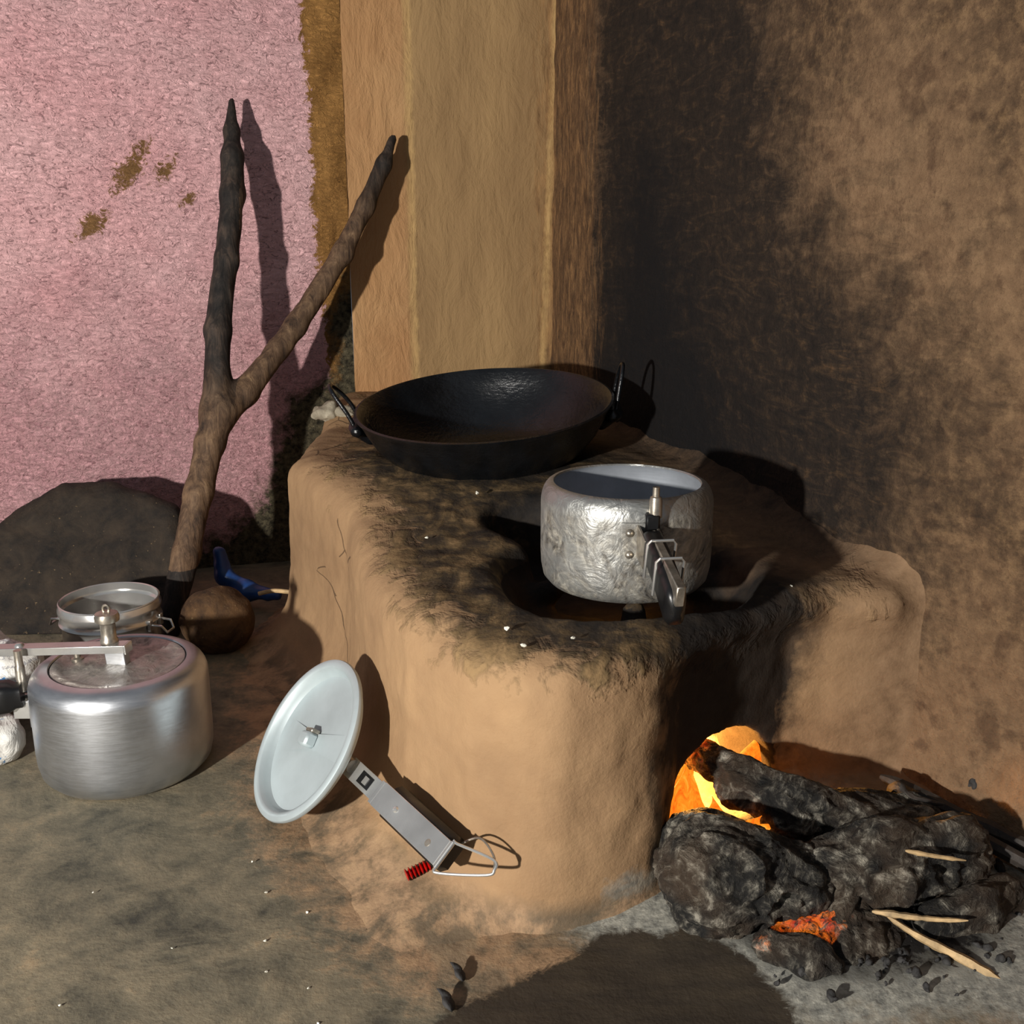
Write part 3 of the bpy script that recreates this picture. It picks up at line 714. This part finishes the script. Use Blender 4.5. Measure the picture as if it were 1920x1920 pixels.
# folded wire bail at the tip
pth = [(Lh+.002, -.013, .003), (Lh+.002, .0135, .003), (Lh+.006, .0145, .002), (Lh+.040, .024, -.010), (Lh+.046, .018, -.012), (Lh+.042, .010, -.012), (Lh+.008, -.0145, .0)]
MB().tube(smooth_path(pth, 5, True), .0014, 8, closed=True, M=fh).build('wire_loop', M['steel'], ll)
MB().tube(smooth_path([(Lh*.97, .012, -.012), (Lh+.012, .030, -.010), (Lh+.036, .027, -.011), (Lh+.046, .018, -.012)], 6), .0011, 8, M=fh).build('wire_arm', M['steel_dull'], ll)
MB().tube([(Lh+.002, -.0135, .003), (Lh+.002, .0135, .003)], .0024, 10, M=fh).build('loop_bar', M['steel'], ll)

# red piece
rd = Vector((-.100, .862, .026))
mb = MB(); fr, Lr = frame((0, 0, 0), (.030, .012, .008), (0, 0, 1))
mb.tube([(.0295*k/40, 0, 0) for k in range(41)], [.0045+.0018*math.sin(k*1.25) for k in range(41)], 16, M=fr)
o = mb.build('red_plug', M['red']); o.location = rd; tag(o, 'small shiny red ribbed plastic piece on the floor under the lid handle', 'plastic piece')

# ------------------------------------------------------------------ forked branch
SB = [((-.537, 1.520, .0), .0185), ((-.508, 1.560, .12), .0200), ((-.492, 1.60, .21), .0205), ((-.478, 1.635, .28), .0215), ((-.468, 1.655, .325), .0240)]
SL = [((-.470, 1.655, .325), .0220), ((-.470, 1.695, .45), .0200), ((-.458, 1.735, .56), .0190), ((-.452, 1.775, .66), .0180), ((-.454, 1.800, .72), .0165), ((-.458, 1.82, .760), .0115), ((-.458, 1.832, .808), .0045)]
SR = [((-.468, 1.650, .315), .021), ((-.432, 1.690, .352), .0200), ((-.362, 1.780, .450), .0190), ((-.290, 1.850, .565), .0175), ((-.252, 1.885, .645), .0155), ((-.222, 1.915, .715), .0130), ((-.207, 1.935, .757), .0065)]
def stick_f(x, y, z):
    d = None
    for ch in (SB, SL, SR):
        e = None
        for (a, ra), (b, rb) in zip(ch[:-1], ch[1:]):
            k = capsule(x, y, z, a, b, ra, rb); e = k if e is None else smin(e, k, .012)
        d = e if d is None else smin(d, e, .018)
    return d
v_, f_, n_ = nets(stick_f, (-.60, 1.46, -.03), (-.15, 1.98, .83), .0045)
u = fbm(v_*np.array([1, 1, .25]), 70, 3, 41)*.0022 + fbm(v_, 14, 2, 42)*.0024
v_ = v_ + n_*u[:, None]; v_[:, 2] = np.maximum(v_[:, 2], 0.0)
dark = np.where(v_[:, 0] > -.438, (v_[:, 2]-.66)*3, (v_[:, 2]-.36)*4); dark = np.where(v_[:, 2] < .10, .4, dark)  # foot of the branch painted dark for the shadow on it
o = mesh_obj('forked_branch', v_, f_, M['wood'], attrs=dict(dark=dark))
tag(o, 'thick forked wooden branch standing on the floor and leaning on the pink wall', 'branch')


def slab_f(x, y, z):
    yy = y - (1.545+.62*(z)) ; zz = z
    p = poly_sdf(x, zz, [(-.865, -.01), (-.850, .125), (-.800, .165), (-.735, .198), (-.66, .204), (-.60, .192), (-.545, .165), (-.520, .10), (-.53, -.01)])
    return smax(p-.004, np.abs(yy)-.022, .022)
v_, f_, n_ = nets(slab_f, (-.92, 1.46, -.03), (-.48, 1.75, .24), .005)
v_ = v_+n_*(fbm(v_, 16, 4, 51)*.010)[:, None]; v_[:, 2] = np.maximum(v_[:, 2], .0)
tag(mesh_obj('stone_slab', v_, f_, M['slab']), 'large dark sooty stone slab leaning on the pink wall at far left', 'stone')
def rock(name, cen, rad, mat, seed, label, cat, h=.004, amp=.18, group=None):
    cen = np.array(cen); rad = np.array(rad)
    f = lambda x, y, z: (np.sqrt(((x)/rad[0])**2+((y)/rad[1])**2+((z)/rad[2])**2)-1)*rad.min()
    v_, f_, n_ = nets(f, tuple(-rad*1.2), tuple(rad*1.2), h)
    v_ = v_+n_*(fbm(v_+seed*3.1, 1.1/rad.max(), 3, seed)*rad.max()*amp)[:, None]
    o = mesh_obj(name, v_, f_, mat); o.location = cen; return tag(o, label, cat, group)
rock('round_stone', (-.442, 1.465, .046), (.056, .05, .050), M['stone'], 61, 'rounded brown stone on the floor between the pressure cooker and the stove', 'stone')
rock('rubble_lump', (-.325, 1.80, .300), (.024, .022, .018), M['rubble'], 63, 'pale broken lump in the wall corner left of the wok, the larger of two', 'rubble', .003, .5)
rock('rubble_lump', (-.290, 1.80, .298), (.017, .017, .014), M['rubble'], 64, 'small pale broken lump in the wall corner, nearest the wok', 'rubble', .0025, .5)

# blue plastic piece in the shade
pth = smooth_path([(-.452, 1.62, .082), (-.450, 1.62, .060), (-.435, 1.61, .040), (-.405, 1.60, .028), (-.37, 1.60, .030), (-.345, 1.60, .036)], 8)
v_, f_, n_ = nets(lambda x, y, z: smin(smin(capsule(x, y, z, (-.485, 1.66, .090), (-.478, 1.655, .050), .011, .014), capsule(x, y, z, (-.478, 1.655, .050), (-.44, 1.64, .030), .014, .016), .01), capsule(x, y, z, (-.44, 1.64, .030), (-.385, 1.62, .030), .016, .008), .012), (-.53, 1.57, .0), (-.34, 1.71, .12), .003)
v_ = v_+n_*(fbm(v_, 50, 2, 71)*.003)[:, None]
tag(mesh_obj('blue_spout', v_, f_, M['blue']), 'curved blue plastic piece lying in shade between the branch and the stove', 'plastic piece')
MB().tube(smooth_path([(-.40, 1.565, .052), (-.375, 1.562, .058), (-.345, 1.56, .056)], 5), .0035, 8).build('pale_stick', M['splint'])
tag(bpy.data.objects['pale_stick'], 'short pale stick poking out beside the blue plastic piece', 'stick')

# plastic bag at the left edge
def bag_f(x, y, z):
    a = capsule(x, y, z, (-.70, 1.16, .030), (-.612, 1.13, .030), .034, .032)
    b = capsule(x, y, z, (-.68, 1.25, .06), (-.640, 1.24, .070), .055, .040)
    return smin(a, b, .06)
v_, f_, n_ = nets(bag_f, (-.78, 1.05, -.03), (-.52, 1.36, .2), .005)
v_ = v_+n_*(fbm(v_, 22, 3, 81)*.012+np.abs(fbm(v_, 40, 2, 82))*-.006)[:, None]; v_[:, 2] = np.maximum(v_[:, 2], 0)
bl = .006-np.abs(np.hypot(v_[:, 0]+.66, v_[:, 2]-.02)-.050); bl = np.where(v_[:, 2] < .075, bl, -1)
tag(mesh_obj('plastic_bag', v_, f_, M['bag'], attrs=dict(blue=bl, print=v_[:, 2]-.075)), 'crumpled white plastic bag with blue print beside the closed pressure cooker', 'bag')

# ------------------------------------------------------------------ the fire
def log(name, chain, seed, label, amp=.010, h=.003, ember=None, fr=22, ridg=.5, extra=None, knots=None):
    lo_ = np.min([np.array(p)-r-.03 for p, r in chain], 0); hi_ = np.max([np.array(p)+r+.03 for p, r in chain], 0)
    def f(x, y, z):
        e = None
        for (a, ra), (b, rb) in zip(chain[:-1], chain[1:]):
            k = capsule(x, y, z, a, b, ra, rb); e = k if e is None else smin(e, k, .012)
        if extra is not None: e = extra(e, x, y, z)
        return e
    v_, f_, n_ = nets(f, lo_, hi_, h)
    ax = np.array(chain[-1][0])-np.array(chain[0][0]); ax = ax/np.linalg.norm(ax)
    vs = v_ - .72*(v_@ax)[:, None]*ax
    n1 = .35*fbm(v_, fr, 4, seed)+.65*fbm(v_ - .85*(v_@ax)[:, None]*ax, fr*1.3, 4, seed+2); n2 = 1-2*np.abs(fbm(vs, fr*2.2, 3, seed+5)); n3 = np.abs(fbm(vs, 95, 3, seed+8))
    st_ = np.round((fbm(vs, 30, 2, seed+3)+1)*3)/3-1
    v_ = v_+n_*(n1*amp+(n2-.5)*amp*ridg*1.3-n3*.006+st_*.005)[:, None]
    for (p, rr_) in (knots or []):
        q = np.linalg.norm(v_-np.array(p), axis=1); v_ = v_+n_*(.006*np.exp(-((q-rr_)/.004)**2)-.006*np.exp(-(q/(rr_*.7))**2))[:, None]
    em = -np.ones(len(v_))
    for (p, r) in (ember or []): em = np.maximum(em, r-np.linalg.norm(v_-np.array(p), axis=1))
    o = mesh_obj(name, v_, f_, M['char'], attrs=dict(ember=em)); return tag(o, label, 'log')
EM = [((.262, .838, .040), .016), ((.275, .815, .018), .034), ((.31, .80, .01), .03)]
def burl(e, x, y, z): return smax(e, -(np.sqrt((x-.170)**2+(y-.790)**2+(z-.095)**2)-.020), .01)
log('burning_log', [((.180, .865, .040), .046), ((.188, .832, .043), .051), ((.255, .832, .034), .038)], 101, 'thick rounded charred log at the left of the fire, under the flames', .010, ember=EM[:1], knots=[((.195, .792, .074), .022), ((.235, .80, .040), .016)])
log('burning_log', [((.190, 1.00, .082), .016), ((.225, .945, .080), .022), ((.275, .915, .064), .026), ((.335, .925, .042), .030), ((.40, .93, .038), .030)], 111, 'long charred log running from the fire mouth out to the right', .012, ember=[((.19, 1.0, .08), .03)])
log('burning_log', [((.290, .850, .040), .032), ((.345, .850, .046), .040), ((.415, .870, .044), .036)], 121, 'broken ash-covered log at the right of the fire', .014, ember=[((.268, .84, .03), .018)], knots=[((.335, .812, .050), .020), ((.39, .825, .055), .014)])
log('burning_log', [((.220, .775, .016), .014), ((.255, .760, .012), .016), ((.275, .752, .012), .008)], 131, 'small charred billet lying below the thick rounded log', .006, .003, ember=[((.212, .765, .03), .006)])
log('burning_log', [((.37, .80, .018), .016), ((.42, .815, .022), .020), ((.455, .84, .022), .016)], 141, 'short charred stub in front of the broken log at right', .008, .003)
log('burning_log', [((.268, .925, .035), .020), ((.235, .905, .020), .018)], 151, 'glowing wood piece seen in the gap under the long log', .008, .003, ember=[((.25, .9, .05), .05)])
log('burning_log', [((.305, .862, .048), .014), ((.298, .820, .030), .016), ((.282, .780, .012), .012)], 171, 'narrow charred piece slanting down over the embers', .006, .003)
# bed of embers, nobody could count them
v_, f_, n_ = nets(lambda x, y, z: (np.sqrt(((x-.285)/.075)**2+((y-.815)/.055)**2+((z-.0)/.030)**2)-1)*.03, (.19, .74, -.02), (.38, .89, .05), .003)
v_ = v_+n_*(np.abs(fbm(v_, 70, 3, 161))*.012)[:, None]
em = .040-np.linalg.norm((v_-np.array((.262, .822, .03)))*np.array((1.2, .8, 1)), axis=1)
o = mesh_obj('ember_bed', v_, f_, M['char'], attrs=dict(ember=em)); tag(o, 'glowing orange embers heaped between the charred logs', 'embers'); o['kind'] = 'stuff'

# flames: twisting tongues
def tongue(base, tip, wd, th, seed, bend):
    b = Vector(base); t = Vector(tip); n = 22; sg = 14; V = []; F = []; H = []
    ax = (t-b); side = ax.cross(Vector((0, -1, 0))).normalized(); dep = ax.cross(side).normalized()
    rs = random.Random(seed)
    ph = rs.random()*6
    for i in range(n+1):
        u = i/n; p = b+ax*u+side*(bend*math.sin(u*3.0+ph)*u)+dep*(.25*bend*math.sin(u*5+ph))
        wv = (math.sin(PI*min(1, u*.85+.15))**.8)*(1-u**3)+.02
        for k in range(sg):
            a = 2*PI*k/sg+u*.8
            V.append(p+side*math.cos(a)*wd*wv*(1+.2*math.sin(7*u+ph+k))+dep*math.sin(a)*th*wv); H.append(1-u)
    for i in range(n):
        for k in range(sg): F.append([i*sg+k, i*sg+(k+1) % sg, (i+1)*sg+(k+1) % sg, (i+1)*sg+k])
    F.append(list(range(sg))[::-1]); F.append([n*sg+k for k in range(sg)])
    return V, F, H
fl = thing('flame', 'bright orange and yellow flames burning inside the fire mouth of the stove', 'fire', (.19, 1.0, .04))
for i, (b, t, wd, th, bd) in enumerate([((.172, .925, .030), (.168, .945, .098), .014, .008, .006), ((.190, .935, .022), (.178, .955, .085), .016, .008, -.008), ((.205, .930, .018), (.198, .945, .060), .015, .008, .006),
                                        ((.170, 1.00, .02), (.185, 1.02, .125), .020, .010, .012), ((.205, .915, .040), (.262, .900, .052), .011, .006, .006), ((.225, .905, .030), (.240, .900, .066), .012, .006, .004), ((.252, 1.02, .02), (.262, 1.03, .09), .014, .008, .006)]):
    V_, F_, H_ = tongue(b, t, wd, th, i, bd)
    o = mesh_obj('tongue', V_, F_, M['flame'], attrs=dict(heat=H_)); keep_world(o, fl)
fd = bpy.data.lights.new('fire_glow', 'POINT'); fd.energy = 14; fd.color = (1, .44, .09); fd.shadow_soft_size = .02
fo = bpy.data.objects.new('fire_glow', fd); C.objects.link(fo); fo.location = (.145, 1.075, .070)
fd = bpy.data.lights.new('ember_glow', 'POINT'); fd.energy = .05; fd.color = (1, .30, .05); fd.shadow_soft_size = .02
fo = bpy.data.objects.new('ember_glow', fd); C.objects.link(fo); fo.location = (.245, .935, .028)

# sticks and splinters at the right
def twig(name, pts, r, mat, label, cat='stick', seg=8):
    P = smooth_path(pts, 6); n = len(P); rs = random.Random(len(label))
    R = [ (r[0]+(r[1]-r[0])*i/(n-1))*(1+.22*rs.uniform(-1, 1))*min(1, .35+min(i, n-1-i)/4) for i in range(n)]
    o = MB().tube(P, R, seg).build(name, mat); return tag(o, label, cat)
twig('firewood_stick', [(.385, .985, .060), (.43, .95, .050), (.50, .895, .035), (.60, .82, .018)], (.008, .009), M['twig'], 'dark firewood stick lying against the right wall, the one nearer the wall')
twig('firewood_stick', [(.415, .93, .052), (.46, .895, .040), (.53, .835, .022), (.60, .78, .012)], (.007, .008), M['twig'], 'dark firewood stick beside the right wall, the one farther from the wall')
twig('bark_strip', [(.388, .965, .045), (.392, .955, .066), (.405, .945, .058), (.43, .93, .060)], (.006, .003), M['twig'], 'curled burnt bark strip at the tip of the dark sticks', 'bark')
twig('wood_splinter', [(.330, .796, .030), (.352, .780, .022), (.378, .765, .015), (.408, .742, .008)], (.0020, .0055), M['splint'], 'pale split wood splinter on the ash, the long one pointing to the viewer', 'splinter', 5)
twig('wood_splinter', [(.318, .800, .032), (.345, .792, .033), (.370, .786, .034), (.395, .782, .036)], (.0035, .0016), M['splint'], 'thin pale splinter lying across the charred wood at right', 'splinter', 5)
twig('wood_splinter', [(.35, .82, .080), (.375, .818, .076), (.405, .82, .070)], (.003, .0015), M['splint'], 'white edged splinter on top of the broken log', 'splinter')
twig('burnt_twig', [(.365, .765, .010), (.39, .745, .006), (.41, .728, .004)], (.003, .002), M['twig'], 'thin burnt twig lying on the ash below the pale splinter', 'twig')
rock('mud_knob', (.474, .962, .064), (.009, .008, .014), M['coal'], 67, 'small dark grey knob stuck on the right wall above the sticks', 'knob', .002, .5)

# crumbs of charcoal on the ash, each its own object
def crumb(r, seed):
    f = lambda x, y, z: np.sqrt(x*x+y*y*1.4+z*z*1.8)-r
    v_, f_, n_ = nets(f, (-r*1.3,)*3, (r*1.3,)*3, r/3.0)
    return v_+n_*(fbm(v_+seed, 1.3/r, 2, seed)*r*.8)[:, None], f_
vv, ff = crumb(.0055, 3)
first = None; rs = random.Random(5)
for k in range(120):
    if k < 85: x_ = rs.uniform(.22, .46); y_ = .762+rs.gauss(0, .018)+max(0, x_-.36)*.35
    else: x_ = rs.uniform(.44, .58); y_ = .90-(x_-.44)*.5+rs.gauss(0, .015)
    if first is None: o = first = mesh_obj('charcoal_crumb', vv, ff, M['coal'])
    else: o = first.copy(); C.objects.link(o)
    s = rs.choice((.25, .3, .4, .5, .65, .9)); o.scale = (s, s, s); o.location = (x_, y_, .010+.002*s); o.rotation_euler = (rs.random()*6, rs.random()*6, rs.random()*6)
    tag(o, 'tiny charcoal crumb scattered on the grey ash around the fire', 'charcoal', 'charcoal crumbs on the ash')
for (x_, y_, s, lb) in ((-.046, .757, 1.5, 'black charcoal lump on the floor left of the dark patch, the farther of two'), (-.054, .724, 1.7, 'black charcoal lump on the floor beside the dark patch, the nearer of two')):
    o = first.copy(); C.objects.link(o); o.scale = (s, s*.9, s*.5); o.location = (x_, y_, .006); tag(o, lb, 'charcoal')
# pale grains on stove top and floor
gv, gf = crumb(.0016, 9); fg = None
for (x_, y_, z_) in [(-.005, .905, .258), (-.035, 1.395, .282), (-.06, 1.40, .282), (.055, .885, .257), (.01, .87, .256), (-.10, 1.18, .262), (.29, 1.03, .255), (.33, 1.06, .25), (.02, .95, .25), (-.045, 1.32, .28)]:
    if fg is None: o = fg = mesh_obj('rice_grain', gv, gf, M['grain'])
    else: o = fg.copy(); C.objects.link(o)
    s = rs.uniform(.7, 1.5); o.scale = (s*1.5, s, s); o.location = (x_, y_, z_); o.rotation_euler = (0, 0, rs.random()*6)
    tag(o, 'tiny pale food grain fallen on the sooty stove top', 'grain', 'pale grains on the stove top')
for (x_, y_) in [(-.22, .80), (-.17, .74), (-.19, .84), (-.26, .92), (-.21, .76), (-.30, .79), (-.105, .66), (-.25, .66), (-.37, .72), (-.40, .87), (-.155, .70), (-.235, .87)]:
    o = fg.copy(); C.objects.link(o)
    s = rs.uniform(.35, .75); o.scale = (s*1.5, s, s); o.location = (x_, y_, .002); o.rotation_euler = (0, 0, rs.random()*6)
    tag(o, 'tiny pale food grain on the mud floor in front of the stove', 'grain', 'pale grains on the floor')
